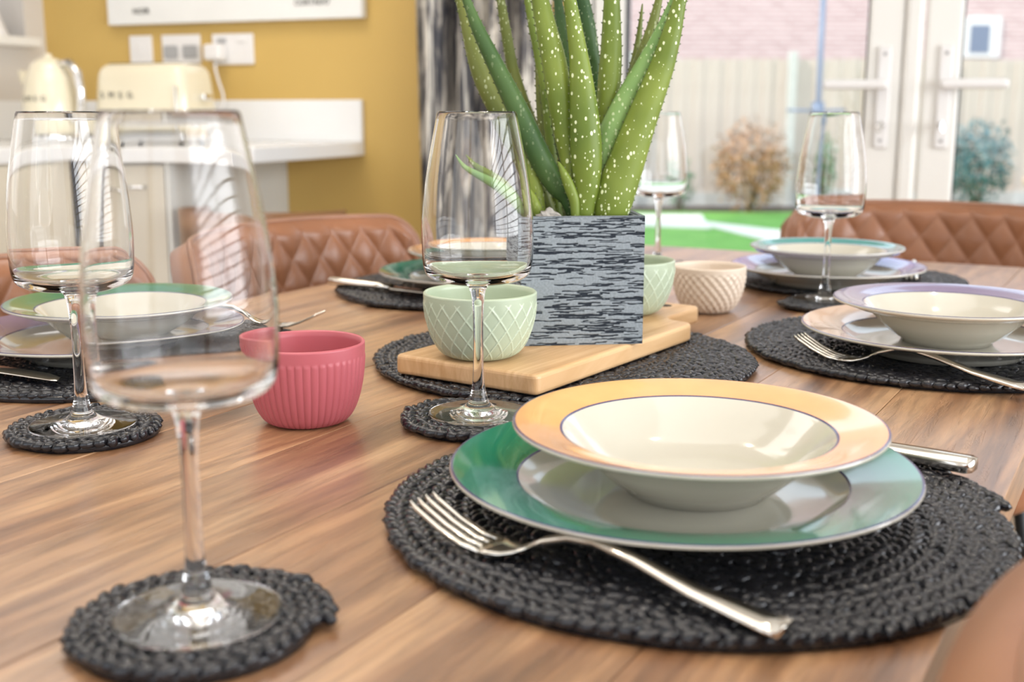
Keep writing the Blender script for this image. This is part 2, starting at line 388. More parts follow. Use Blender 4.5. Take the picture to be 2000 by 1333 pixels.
for r_, dr in ((-.141, -1), (.008, 1)):
    k = empty('door_key', RP(r_, WN-.015, .965), RROT, 'silver key left in the lock under the %s white door handle' % ('left' if dr < 0 else 'right'), 'key')
    V, F = tube_data([(0, .01, 0), (0, -.028, 0)], .0035, 8); link('key_blade', fixn(mesh(V, F)), M['chrome'], k)
    me = prism(round_poly([(-.016, -.012), (.016, -.012), (.016, .012), (-.016, .012)], .009), -.0015, .0015, 0)
    o = link('key_bow', me, M['chrome'], k, (0, -.034, -.004), smooth=False); o.rotation_euler = (radians(90), radians(30*dr), radians(70))

# ================================================================ garden
gp = lambda x, y, z=0: Vector((x, y, z))
struct(bx('ground', (-14, 16, 3.7, 26, -.4, -.12), M['border']))
tag(bx('lawn', (-6, 9, 9.0, 13.0, -.12, -.095), M['grass']), 'bright green lawn beyond the glass doors', 'lawn')['kind'] = 'structure'
struct(bx('patio', (-5, 9, 3.65, 9.0, -.12, -.085), M['paving']))
path = prism([(2.05, 12.5), (1.3, 12.5), (1.0, 11.4), (1.9, 11.0)], -.095, -.082)
tag(link('paving_slab', path, M['paving'], smooth=False), 'pale paving slab at the far left edge of the lawn', 'paving')
path = prism([(1.77, 12.0), (2.5, 10.85), (3.7, 9.85), (3.1, 9.0), (2.25, 9.75)], -.095, -.084)  # wedge for the sunlit patch of grass, not a garden path
tag(link('sun_patch', path, M['paving'], smooth=False), 'pale wedge standing in for the sunlit patch of the green lawn', 'sun patch')  # sunlight on the grass, put in as a pale wedge in paving colour
# fence, board by board
fen = empty('garden_fence', (0, 13.8, -.1), radians(3), 'pale timber garden fence of upright boards behind the shrubs', 'fence')
bm = bmesh.new(); box(bm, 0, .105, 0, .02, .15, 1.72, .002, 1); fbm = bpy.data.meshes.new('fence_board'); bm.to_mesh(fbm); bm.free(); fbm.materials.append(M['fence'])
x = -.6; i = 0
while x < 7.4:
    o = bpy.data.objects.new('fence_board', fbm); C.objects.link(o); o.parent = fen; o.location = (x, random.uniform(-.006, .006) - (.012 if i % 2 else 0), random.uniform(-.01, .01)); x += .102; i += 1
for x in (-.4, 1.43, 3.30, 5.13, 6.96): bx('fence_post', (x-.05, x+.05, -.11, -.01, 0, 1.80), M['concrete'], fen, .005)
bx('gravel_board', (-.6, 7.4, -.04, 0, 0, .16), M['concrete'], fen)
# brick house beyond
hs = empty('brick_house', (0, 19, -.1), radians(3), 'pink brick house wall rising behind the garden fence', 'house')
bx('brick_wall', (-2.5, 14, 0, .3, 0, 7), M['brick'], hs)
hw = bx('house_window_frame', (7.32, 7.98, -.05, .05, 1.98, 2.62), M['upvc'], hs, .01)
bx('window_pane', (7.46, 7.78, -.06, -.05, 2.06, 2.5), M['bluegrey'], hw)
nb = empty('neighbour_house', RP(WL-3.2, 2.6, -.1), RROT + radians(90), 'pink brick house wall seen through the kitchen window', 'house')
bx('brick_wall', (-5, 5, 0, .3, 0, 5.5), M['brick'], nb)
# shrubs
def shrub(name, c, rad, nleaf, leafm, label, stems=8, lsz=.07):
    s = empty(name, c, 0, label, 'shrub'); V, F = [], []
    for _ in range(nleaf):
        u = rng.normal(size=3); u /= np.linalg.norm(u); q = rng.uniform(.25, 1)**.5
        p = np.array([u[0]*rad[0]*q, u[1]*rad[1]*q, rad[2]*(1.02+u[2]*q)])
        a = rng.normal(size=3); a /= np.linalg.norm(a); b = np.cross(a, u); b /= (np.linalg.norm(b)+1e-6); l = lsz*rng.uniform(.6, 1.2); n0 = np.cross(a, b)
        k = len(V); V += [p, p+a*l*.5+b*l*.28+n0*l*.06, p+a*l, p+a*l*.5-b*l*.28+n0*l*.06]; F += [(k, k+1, k+2), (k, k+2, k+3)]
    o = link('foliage', mesh(V, F), leafm, s, smooth=False); o['kind'] = 'stuff'
    for i in range(stems):
        a = 2*pi*i/stems; tube('stem', [(0, 0, 0), (rad[0]*.3*cos(a), rad[1]*.3*sin(a), rad[2]*.7), (rad[0]*.6*cos(a+.3), rad[1]*.6*sin(a), rad[2]*1.4)], [.015, .01, .004], M['stem'], s, 6)
    return s
shrub('garden_shrub', (2.66, 12.95, -.1), (.44, .4, .52), 1500, M['l_orange'], 'russet brown shrub against the fence, left of the washing line pole')
shrub('garden_shrub', (3.46, 13.0, -.1), (.17, .3, .45), 500, M['l_green'], 'dark green narrow shrub in front of the fence post')
shrub('garden_shrub', (5.20, 13.0, -.1), (.40, .36, .52), 1400, M['l_blue'], 'blue green shrub seen through the right hand glass door')
shrub('garden_shrub', (1.92, 13.2, -.1), (.15, .3, .30), 300, M['l_green'], 'sparse low green shrub at the left end of the border')
pl = empty('garden_planter', (5.68, 12.1, -.1), 0, 'terracotta planter beside the blue green shrub', 'planter')
link('planter_bowl', lathe([(0, 0), (.18, 0), (.30, .36), (.33, .38), (.33, .43), (.29, .43), (.27, .36), (0, .34)], 32), M['terracotta'], pl)
link('planter_soil', lathe([(0, .37), (.275, .37)], 24), M['soil'], pl)
dr = empty('washing_line', ray(1588, 400, 8).xy.to_3d() + Vector((0, 0, -.09)), 0, 'blue grey rotary washing line pole standing on the lawn', 'washing line')
tube('pole', [(0, 0, 0), (0, 0, 2.4)], .019, M['bluegrey'], dr); tube('hub', [(0, 0, 1.02), (0, 0, 1.16)], [.035, .045], M['bluegrey'], dr, 12)
for s_ in (-1, 1): tube('arm', [(0, 0, 1.10), (.20*s_, .05, 1.105)], .010, M['bluegrey'], dr)

# ================================================================ kitchen
WT = .91
wk = room_root('kitchen_worktop', label='white kitchen worktop with upstand along the mustard wall', cat='worktop')
rbx('worktop_slab', WL, -1.638, WN-.62, WN, WT-.042, WT, M['worktop'], wk, .004)
rbx('worktop_return', WL, -2.2, 1.2, WN-.62, WT-.042, WT, M['worktop'], wk, .004)
rbx('upstand', WL, -1.638, WN-.02, WN, WT, WT+.125, M['worktop'], wk, .003)
rbx('side_upstand', WL, WL+.02, 1.2, WN-.02, WT, WT+.125, M['worktop'], wk, .003)
rbx('end_panel', -1.93, -1.911, WN-.60, WN, 0, WT-.042, M['panel'], wk, .001)
def cabinet(r0, r1, lab):
    c = room_root('base_cabinet', label=lab, cat='cabinet', group='cream base cabinets under the worktop')
    rbx('carcass', r0+.001, r1-.001, WN-.575, WN-.01, .1, WT-.043, M['cabinet'], c); rbx('plinth', r0+.001, r1-.001, WN-.53, WN-.515, 0, .1, M['cabinet'], c)
    d = rbx('cabinet_door', r0+.003, r1-.003, WN-.597, WN-.577, .105, WT-.05, M['cabinet'], c, .002)
    h = tube('door_handle', [((r0+r1)/2-.06, WN-.597, .80), ((r0+r1)/2-.06, WN-.62, .80), ((r0+r1)/2+.06, WN-.62, .80), ((r0+r1)/2+.06, WN-.597, .80)], .005, M['chrome'], d)
    # bars of a framed door
    for q in ((r0+.003, r0+.06, .105, WT-.05), (r1-.06, r1-.003, .105, WT-.05)): rbx('door_frame_bar', q[0], q[1], WN-.602, WN-.597, q[2], q[3], M['cabinet'], d, .001)
    return c
cabinet(-2.20+.0, -1.931, 'narrow cream base cabinet next to the pale end panel'); 
lc = room_root('corner_cabinet', label='cream cabinet run under the left worktop below the window', cat='cabinet')
rbx('carcass', WL+.01, -2.215, 1.2, WN-.62, .1, WT-.043, M['cabinet'], lc); rbx('plinth', WL+.01, -2.26, 1.2, WN-.62, 0, .1, M['cabinet'], lc)
for i in range(2):
    d = rbx('cabinet_door', -2.214, -2.200, 1.205+i*.65, 1.85+i*.65, .105, WT-.05, M['cabinet'], lc, .002)
    tube('door_handle', [(-2.2, 1.3+i*.65, .8), (-2.18, 1.3+i*.65, .8), (-2.18, 1.42+i*.65, .8), (-2.2, 1.42+i*.65, .8)], .005, M['chrome'], d)
# toaster
def rr(px):  # r along the kitchen wall for a pixel column, at wall distance n
    t = (px-1000)/2293; return t
def r_at(px, n):
    t = (px-1000)/2293; Y = n/(.93969+.34202*t); return Y*(t*.93969-.34202)
tn = WN-.30
tr0, tr1 = r_at(176, tn-.09), r_at(362, tn-.09)
ts = empty('toaster', RP((tr0+tr1)/2, tn, WT), RROT, 'cream retro toaster with chrome base on the white worktop', 'toaster')
W_ = (tr1-tr0)/2
bmx = bmesh.new(); box(bmx, -W_, W_, -.09, .09, 0.028, .226, .036, 5)
for v in bmx.verts: v.co.x *= 1 - .10*((v.co.z-.03)/.18)**2; v.co.y *= 1-.12*((v.co.z-.03)/.18)**2
me = bpy.data.meshes.new('tb'); bmx.to_mesh(me); bmx.free(); bd = link('body', me, M['appliance'], ts)
bx('chrome_base', (-W_+.006, W_-.006, -.085, .085, .008, .034), M['chrome'], ts, .01)
for yy in (-.035, .035): bx('bread_slot', (-W_*.72, W_*.72, yy-.014, yy+.014, .218, .2275), M['black'], ts)
bx('chrome_band', (W_*.80, W_*.83, -.092, .092, .035, .16), M['chrome'], ts, .002)
lv = bx('lever', (W_-.004, W_+.02, -.02, .02, .12, .14), M['chrome'], ts, .006); V, F = tube_data([(W_-.01, -.03, .06), (W_+.016, -.03, .06)], .014, 16); link('browning_knob', fixn(mesh(V, F)), M['chrome'], ts)
for i, ch in enumerate('SMEG'): text('letter', ch, .026, M['letters'], ts, (-W_*.72+i*.032, -.0885, .135), (radians(94), 0, 0))
for sx in (-1, 1):
    for sy in (-1, 1): V, F = tube_data([(sx*W_*.8, sy*.06, 0), (sx*W_*.8, sy*.06, .01)], .01, 10); link('foot', fixn(mesh(V, F)), M['black'], ts)
# kettle
kn = WN-.40
kr = r_at(102, kn)
kt = empty('kettle', RP(kr, kn, WT), RROT, 'cream retro kettle with chrome handle left of the toaster', 'kettle')
link('body', lathe([(0, .03), (.080, .03), (.084, .04), (.082, .08), (.077, .14), (.066, .19), (.060, .20)], 48), M['appliance'], kt)
link('lid', lathe([(.060, .20), (.054, .222), (.036, .238), (.014, .245), (.010, .249), (.012, .253), (.008, .256), (0, .257)], 40), M['appliance'], kt)
link('chrome_base', lathe([(0, 0), (.088, 0), (.090, .02), (.084, .031), (0, .031)], 48), M['chrome'], kt)
tube('handle', [(.045, -.01, .225), (.085, -.01, .228), (.108, -.01, .20), (.118, -.01, .15), (.116, -.01, .10), (.098, -.01, .065), (.078, -.01, .062)], [.009, .012, .013, .013, .012, .010, .008], M['chrome'], kt, 12)
tube('spout', [(-.065, 0, .165), (-.09, 0, .19), (-.105, 0, .205)], [.026, .018, .010], M['appliance'], kt, 12)
for i, ch in enumerate('SMEG'):
    a = radians(-112+i*16); text('letter', ch, .022, M['letters'], kt, (.080*cos(a), .080*sin(a), .125), (radians(94), 0, a+pi/2))
# window sill dish and cone
v_ = empty('sill_vase', RP(WL-.02, 2.98, kz0), 0, 'small white cone shaped vase on the kitchen windowsill', 'vase')
link('vase_body', lathe([(0, 0), (.045, 0), (.045, .006), (.015, .09), (.018, .095), (.012, .09), (.0, .02)], 32), M['plastic'], v_)
# picture
pc = room_root('coffee_picture', label='wide white canvas picture with dark cups and lettering on the mustard wall', cat='picture')
p0, p1 = -2.53, -1.62
rbx('canvas', p0, p1, WN-.035, WN-.002, 1.272, 1.72, M['canvas'], pc, .003)
def px_r(px): return r_at(px, WN-.036)
for (px, s_) in ((262, 1.0), (350, 1.0), (620, 1.0)):
    r_ = px_r(px); V = []; 
    me = prism([(cos(a)*.085*s_, sin(a)*.05*s_) for a in np.linspace(0, 2*pi, 28, endpoint=False)], 0, .0012)
    cu = link('printed_cup', me, M['ink'], pc, smooth=False); cu.location = (r_, WN-.035, 1.425); cu.rotation_euler = (radians(90), 0, 0)
text('printed_word', 'NOIR', .026, M['ink'], pc, (px_r(288), WN-.0365, 1.311), (radians(90), 0, 0))
text('printed_word', 'CORTADO', .024, M['ink'], pc, (px_r(616), WN-.0365, 1.320), (radians(90), 0, 0))
# sockets
def plate(name, pa, pb, va, vb, lab, cat):
    a, b = r_at(pa, WN), r_at(pb, WN); Y = WN/(.93969+.34202*((pa+pb)/2-1000)/2293)
    z1_, z0_ = EYE+(222-va)*Y/2293, EYE+(222-vb)*Y/2293
    o = empty(name, RP((a+b)/2+.018, WN, z0_-.010), RROT, lab, cat); h = z1_-z0_; hw = (b-a)/2
    bx('face_plate', (-hw, hw, -.010, 0, 0, h), M['plastic'], o, .003); return o, hw, h
o, hw, h = plate('light_switch', 256, 298, 70, 121, 'single white switch plate at the left of the three wall plates', 'switch')
bx('rocker', (-.012, .012, -.014, -.010, h*.3, h*.7), M['plastic'], o, .002)
o, hw, h = plate('wall_socket', 318, 391, 68, 122, 'double grey-fronted socket between the switch plate and the plugged socket', 'socket')
for q in (-.5, .5): bx('socket_front', (q*hw-.026, q*hw+.026, -.013, -.010, h*.18, h*.62), M['grey_plastic'], o, .004)
o, hw, h = plate('wall_socket', 415, 493, 66, 124, 'double white socket with a plug and cable in its left outlet', 'socket')
bx('rocker', (-hw*.5-.016, -hw*.5+.016, -.014, -.010, h*.70, h*.86), M['grey_plastic'], o, .002); bx('rocker', (hw*.5-.012, hw*.5+.012, -.014, -.010, h*.70, h*.86), M['plastic'], o, .002)
sl = o.location.copy()
pg = empty('power_plug', sl + (RP(-hw*.62, -.012) - RP(0, 0)) + Vector((0, 0, h*.12)), RROT, 'white mains plug pushed into the right hand wall socket', 'plug')
bx('plug_body', (-.03, .03, -.05, 0, 0, .05), M['plastic'], pg, .010, seg=3)
p_ = Vector((0, -.03, 0)); cab = [(0, -.03, .005), (.002, -.03, -.03), (.012, -.03, -.065), (.028, -.035, -.10), (.030, -.035, -.13), (.012, -.05, -.17), (-.04, -.07, -.205), (-.09, -.09, -.22)]
tube('cable', cab, .0042, M['plastic'], pg, 8)
# walnut tub stool under the overhang
st = empty('bar_stool', (-.655, 3.05, 0), RROT, 'curved walnut wood stool back under the worktop overhang', 'stool')
V, F = [], []; ns = 40
for i in range(ns+1):
    a = radians(-200 + 220*i/ns); q = sin(pi*i/ns)
    for (rr_, zz) in ((.205, .665-.02*q), (.215, .665-.02*q), (.218, .745+.010*q), (.206, .745+.010*q)): V.append((rr_*cos(a), rr_*sin(a), zz))
for i in range(ns):
    for j in range(4): F.append((i*4+j, i*4+(j+1) % 4, (i+1)*4+(j+1) % 4, (i+1)*4+j))
F += [(0, 1, 2, 3), (ns*4+3, ns*4+2, ns*4+1, ns*4)]
link('curved_back', fixn(mesh(V, F)), M['walnut'], st)
link('seat', lathe([(0, .50), (.18, .50), (.195, .51), (.195, .53), (.18, .545), (0, .54)], 40), M['black'], st)
for i in range(4):
    a = radians(45+90*i); tube('leg', [(.14*cos(a), .14*sin(a), .51), (.19*cos(a), .19*sin(a), 0)], .012, M['black'], st)
for a in (radians(-170), radians(-90), radians(-10)): tube('back_support', [(.19*cos(a), .19*sin(a), .52), (.21*cos(a), .21*sin(a), .69)], .008, M['black'], st)

# curtain
def curtain(r0, r1, lab):
    root = room_root('curtain', label=lab, cat='curtain'); nu, nz = 220, 24; V, F = [], []
    for j in range(nz+1):
        z = .02 + 2.2*j/nz
        for i in range(nu+1):
            u = i/nu; x = r0+(r1-r0)*u; y = WN-.10+.040*sin(u*2*pi*4.2+.4*sin(j*.3)+.5)+.012*sin(u*2*pi*11+1)
            V.append((x, y, z))
    for j in range(nz):
        for i in range(nu): k = j*(nu+1)+i; F.append((k, k+1, k+nu+2, k+nu+1))
    o = link('curtain_fabric', mesh(V, F), M['ikat'], root); sm = o.modifiers.new('s', 'SOLIDIFY'); sm.thickness = .002
    V, F = tube_data([(r0-.05, WN-.10, 2.26), (r1+.05, WN-.10, 2.26)], .014, 12); link('curtain_pole', fixn(mesh(V, F)), M['black'], root)
    return root
curtain(r_at(812, WN-.10), r_at(1066, WN-.10), 'charcoal and cream ikat patterned curtain beside the glass doors')

# ================================================================ dining table
tb = empty('dining_table', TP(0, 0, 0), TROT, 'brown wooden dining table of long brushed planks', 'table')
R0, R1, N0, N1 = -1.014, -.070, -.75, 1.935; npl = 8; pw = (R1-R0)/npl
seams = [R0, -.895, -.775, -.641, -.53, -.42, -.30, -.185, R1]
for i in range(npl):
    a, b = seams[i], seams[i+1]
    bx('plank', (a+.00015, b-.00015, N0, N1, T-.032, T - (.0003 if i % 2 else 0)), M['table'], tb, .0006, seg=1)
bx('apron', (R0+.08, R1-.08, N0+.10, N1-.10, T-.10, T-.033), M['black'], tb)
for a in (R0+.12, R1-.12):
    for b in (N0+.2, N1-.2): bx('leg', (a-.035, a+.035, b-.035, b+.035, 0, T-.1), M['black'], tb, .003)

# ---------------------------------------------------------------- chairs
def make_chair():
    c = empty('dining_chair'); hw_ = .25; ztop = .835; z0_ = .50
    def P(u, v):   # u -1..1, v 0..1 -> position on mid surface, inner normal
        a = u*1.15; x = hw_*sin(a)/sin(1.15); y = -.23 + .105*(1-cos(a))/(1-cos(1.15))
        d = max(0, abs(u)-.78)/.22; top = ztop - .062*(1-sqrt(max(0, 1-d*d))) - .006*u*u
        z = z0_+(top-z0_)*v; y -= (z-.5)*.14
        nx, ny = -sin(a)*.62, cos(a); l = sqrt(nx*nx+ny*ny); return Vector((x, y, z)), Vector((nx/l, ny/l, 0))
    nu, nv = 200, 84; V, F, I = [], [], []
    wq, hq = .056, .074; arc = .58
    for j in range(nv+1):
        for i in range(nu+1):
            u, v = -1+2*i/nu, j/nv; p, n_ = P(u, v); s_ = u*arc/2; h = p.z
            A = (s_/wq + h/hq); B = (s_/wq - h/hq)
            q = abs(sin(pi*A))*abs(sin(pi*B)); e = min(1, (1-abs(u))/.06)*min(1, (1-v)/.06)*min(1, v/.1+.2)
            dd = .014 + .012*min(1, e)**.5*(.35+.65*q**.42)*min(1, e*1.5) if e > 0 else .014
            edge = min((1-abs(u))/.045, (1-v)/.05, 1); dd *= sqrt(max(0, 1-(1-max(0, edge))**2))
            V.append(p+n_*dd)
    for j in range(nv):
        for i in range(nu): k = j*(nu+1)+i; F.append((k, k+1, k+nu+2, k+nu+1))
    link('quilted_pad', mesh(V, F), M['leather'], c)
    V, F = [], []; nu2, nv2 = 60, 24
    for j in range(nv2+1):
        for i in range(nu2+1):
            u, v = -1+2*i/nu2, j/nv2; p, n_ = P(u, v); edge = min((1-abs(u))/.05, (1-v)/.06, v/.06, 1)
            V.append(p-n_*(.003+.027*sqrt(max(0, 1-(1-max(0, edge))**2))))
    for j in range(nv2):
        for i in range(nu2): k = j*(nu2+1)+i; F.append((k, k+nu2+1, k+nu2+2, k+1))
    n0 = len(V)   # close the gap between back shell rim and mid surface
    for j in range(nv2+1):
        for i in range(nu2+1): p, n_ = P(-1+2*i/nu2, j/nv2); V.append(p+n_*.001)
    for j in range(nv2):
        for i in range(nu2): k = n0+j*(nu2+1)+i; F.append((k, k+1, k+nu2+2, k+nu2+1))
    for i in range(nu2): a = nv2*(nu2+1)+i; F.append((a, n0+a, n0+a+1, a+1)); F.append((i, i+1, n0+i+1, n0+i))
    for j in range(nv2):
        a = j*(nu2+1); b = a+nu2+1; F.append((a, n0+a, n0+b, b)); a += nu2; b += nu2; F.append((a, b, n0+b, n0+a))
    link('back_shell', mesh(V, F), M['leather_back'], c)
    path = [P(-1, v)[0] for v in np.linspace(0, 1, 12)][:-1] + [P(u, 1)[0] for u in np.linspace(-1, 1, 70)] + [P(1, v)[0] for v in np.linspace(1, 0, 12)][1:]
    tube('piping', path, .0045, M['piping'], c, 8)
    me = prism(round_poly([(-.23, -.22), (.23, -.22), (.23, .22), (-.23, .22)], .07, 8), .42, .50, .025, 4); link('seat', me, M['leather'], c)
    bx('seat_frame', (-.19, .19, -.19, .19, .395, .42), M['black'], c, .004)
    for sx in (-1, 1):
        for sy in (-1, 1): tube('leg', [(sx*.17, sy*.17, .40), (sx*.23, sy*.22, 0)], [.013, .010], M['black'], c, 10)
        tube('back_bracket', [(sx*.15, -.19, .41), (sx*.15, -.25, .46), (sx*.15, -.27, .56)], .011, M['black'], c, 8)
    return c
ch = make_chair()
# local +y is the facing direction; a chair facing table +r gets rotation TROT - 90 deg
def place_chair(o, r_, n_, rot, lab): o.location = TP(r_, n_, 0); o.rotation_euler = (0, 0, rot); tag(o, lab, 'chair', 'quilted leather dining chairs'); return o
place_chair(ch, -.885, 1.305, TROT-radians(90), 'quilted tan leather chair backing the mustard wall, left of the aloe')
place_chair(copy_tree(ch), -.885, .735, TROT-radians(90), 'quilted tan leather chair at the left edge behind the green and purple plates')
place_chair(copy_tree(ch), -.355, 1.93, TROT+radians(180), 'quilted tan leather chair at the far end in front of the glass doors')
nc = place_chair(copy_tree(ch), 0, 0, radians(-121.8), 'tan leather chair back at the bottom right corner beside the near placemat'); nc.location = (.409, .204, 0)

# ---------------------------------------------------------------- placemats and coasters
def lump_mesh(seg=7, rings=4):
    V = [(0, 0, -1)]; 
    for i in range(1, rings):
        a = pi*i/rings
        for j in range(seg): V.append((sin(a)*cos(2*pi*j/seg), sin(a)*sin(2*pi*j/seg), -cos(a)))
    V.append((0, 0, 1)); F = []
    for j in range(seg): F.append((0, 1+(j+1) % seg, 1+j))
    for i in range(rings-2):
        for j in range(seg): a = 1+i*seg; F.append((a+j, a+(j+1) % seg, a+seg+(j+1) % seg, a+seg+j))
    a = 1+(rings-2)*seg
    for j in range(seg): F.append((a+j, a+(j+1) % seg, len(V)-1))
    return np.array(V), F
LV, LF = lump_mesh()
def mat_mesh(R, pitch, step, thick, squash=1.0):
    V, F = [], []; r_ = R-pitch*.5; th = 0.0; k = 0
    pts = []
    while r_ > pitch*.4:
        pts.append((r_, th)); th += step/max(r_, step); r_ -= pitch*step/max(r_, step)/(2*pi)
    for (r_, th) in pts:
        for s_ in (-1, 1):
            rr_ = r_ + s_*pitch*.24; ta = th + (step*.5/max(r_, step) if s_ > 0 else 0)
            ang = ta + pi/2 + s_*radians(33) + rng.normal()*.16
            L, W, Hh = step*.86*rng.uniform(.9, 1.15), pitch*.34*rng.uniform(.85, 1.15), thick*.40*rng.uniform(.75, 1.15)
            P_ = LV*np.array([L, W, Hh]); ca, sa = cos(ang), sin(ang)
            X = P_[:, 0]*ca-P_[:, 1]*sa + rr_*cos(ta)*(1+0*squash); Y = P_[:, 0]*sa+P_[:, 1]*ca + rr_*sin(ta); Z = P_[:, 2]+thick*.60+rng.normal()*thick*.04
            k = len(V); V += list(zip(X, Y, Z)); F += [tuple(i+k for i in f) for f in LF]
    n0 = len(V); seg = 90; b = R-pitch*.85
    for z in (0.0003, thick*.6):
        for j in range(seg): V.append((b*cos(2*pi*j/seg), b*sin(2*pi*j/seg), z))
    for j in range(seg): F.append((n0+j, n0+(j+1) % seg, n0+seg+(j+1) % seg, n0+seg+j))
    F.append(tuple(range(n0, n0+seg))[::-1]); F.append(tuple(range(n0+seg, n0+2*seg)))
    return mesh(V, F)
MT = .0095
mm_ = mat_mesh(.186, .0108, .0092, MT); mm_.materials.append(M['rope']); mm_.shade_smooth()
cm_ = mat_mesh(.062, .0100, .0086, MT); cm_.materials.append(M['rope']); cm_.shade_smooth()
def rug(me, x, y, s, rz, name, lab, cat, group):
    o = bpy.data.objects.new(name, me); C.objects.link(o); o.location = (x, y, T); o.scale = (s, s, 1); o.rotation_euler = (0, 0, rz); return tag(o, lab, cat, group)
G1 = 'round woven placemats'; G2 = 'round woven coasters'
rug(mm_, .108, .650, 1.0, 0, 'placemat', 'large round charcoal woven placemat under the near orange and green plates', 'placemat', G1)
rug(mm_, .052, 1.083, 1.0, 1, 'placemat', 'round charcoal woven placemat under the wooden board', 'placemat', G1)
rug(mm_, .4235, 1.132, 1.0, 2, 'placemat', 'round dark woven placemat under the purple rimmed bowl and peach plate at right', 'placemat', G1)
rug(mm_, .472, 1.612, .88, 3, 'placemat', 'round dark woven placemat at the far end in front of the right chair', 'placemat', G1)
rug(mm_, -.070, 1.535, .93, 4, 'placemat', 'round navy looking woven placemat in front of the mustard wall chair', 'placemat', G1)
rug(mm_, -.385, 1.098, 1.0, 5, 'placemat', 'round dark woven placemat under the green and purple plates at left', 'placemat', G1)
glasses = [('near', -.144, .494), ('left', -.3165, .822), ('mid', -.0255, .854), ('right', .386, 1.405), ('far', .222, 1.75)]
rug(cm_, -.145, .496, 1.0, 0, 'coaster', 'round black woven coaster under the nearest wine glass', 'coaster', G2)
rug(cm_, -.316, .829, .97, 1, 'coaster', 'round black woven coaster under the left wine glass', 'coaster', G2)
rug(cm_, -.027, .857, .96, 2, 'coaster', 'round black woven coaster under the middle wine glass in front of the board', 'coaster', G2)
rug(cm_, .389, 1.400, .97, 3, 'coaster', 'round black woven coaster under the wine glass in front of the right chair', 'coaster', G2)
rug(cm_, .224, 1.752, .97, 4, 'coaster', 'round woven coaster under the farthest wine glass behind the bowls', 'coaster', G2)

# ---------------------------------------------------------------- wine glasses
def make_glass():
    g = empty('wine_glass'); k = .001
    foot = [(0, .4), (34, .2), (37.6, .3), (38.1, .9), (37.6, 1.5), (32, 2.0), (24, 2.9), (17, 4.2), (11.5, 6.2), (8.2, 9.5), (6.9, 13), (6.4, 15)]
    stem = [(6.4, 15), (5.6, 17.5), (4.7, 24), (4.1, 34), (3.8, 50), (3.8, 68), (4.1, 80), (4.9, 90), (6.2, 96), (8.5, 99.5)]
    bo = [(8.5, 99.5), (14, 100.3), (24, 101.6), (33, 104.0), (38.2, 107.6), (40.6, 114), (41.4, 125), (41.6, 140), (40.9, 153), (39.2, 170), (36.4, 188), (33.0, 206), (29.2, 225.2)]
    bi = [(28.9, 225.6), (28.5, 225.2), (32.3, 206), (35.7, 188), (38.5, 170), (40.2, 153), (40.9, 140), (40.6, 125), (39.4, 115.5), (36.8, 110.4), (32, 107.8), (23, 105.6), (13, 104.2), (5, 103.6), (0, 103.5)]
    def sm(p, n=5):   # smooth a profile by Catmull-Rom
        out = []; P_ = [Vector(q) for q in p]
        for i in range(len(P_)-1):
            a, b, c_, d = P_[max(i-1, 0)], P_[i], P_[i+1], P_[min(i+2, len(P_)-1)]
            for j in range(n):
                t = j/n; q = .5*((2*b)+(c_-a)*t+(2*a-5*b+4*c_-d)*t*t+(3*b-a-3*c_+d)*t**3); out.append((max(0, q.x)*k, q.y*k))
        out.append((P_[-1].x*k, P_[-1].y*k)); return out
    for nm, p in (('foot', sm(foot, 3)), ('stem', sm(stem, 3)), ('bowl', sm(bo, 3)+sm(bi, 3))):
        link(nm, lathe(p, 72), M['glass'], g)
    return g
g0 = make_glass()
GL = dict(near='nearest clear wine glass, large and blurred, on a black woven coaster', left='clear wine glass at the left in front of the green rimmed bowl', mid='clear wine glass in front of the mint bowl and the board', right='clear wine glass in front of the right leather chair', far='farthest clear wine glass, right of the aloe against the garden')
for i, (nm, x, y) in enumerate(glasses):
    o = g0 if i == 0 else copy_tree(g0); o.location = (x, y, T+MT); o.rotation_euler = (0, 0, i); tag(o, GL[nm], 'wine glass', 'stemmed wine glasses on coasters')

# ---------------------------------------------------------------- plates
def soup_profile(R):
    # outer underside up to rim, then inside; (r,z,mat of following band)
    P_ = [(0, .004, 0), (.036, .004, 0), (.038, 0, 0), (.042, 0, 0), (.044, .004, 0), (.052, .008, 0), (.064, .019, 0), (.074, .029, 0), (.080, .0315, 0), (.095, .0345, 0), (R-.003, .0385, 0), (R-.0005, .0395, 0), (R, .0405, 0), (R-.0006, .0415, 2),
          (R-.0019, .0418, 1), (R-.010, .0408, 1), (.090, .0385, 1), (.0805, .0365, 2), (.0790, .0360, 0), (.0765, .034, 0), (.069, .026, 0), (.058, .0155, 0), (.046, .0095, 0), (.03, .0075, 0), (0, .007, 0)]
    return P_
def plate_profile(R):
    return [(0, .004, 0), (.065, .004, 0), (.068, 0, 0), (.073, 0, 0), (.076, .004, 0), (.088, .0085, 0), (.100, .0145, 0), (R-.003, .0222, 0), (R-.0005, .0232, 0), (R, .0242, 0), (R-.0006, .0251, 2),
            (R-.0020, .0254, 1), (R-.012, .0235, 1), (.104, .0195, 1), (.0965, .0172, 2), (.0952, .0165, 0), (.090, .0125, 0), (.082, .0085, 0), (.06, .0075, 0), (0, .0075, 0)]
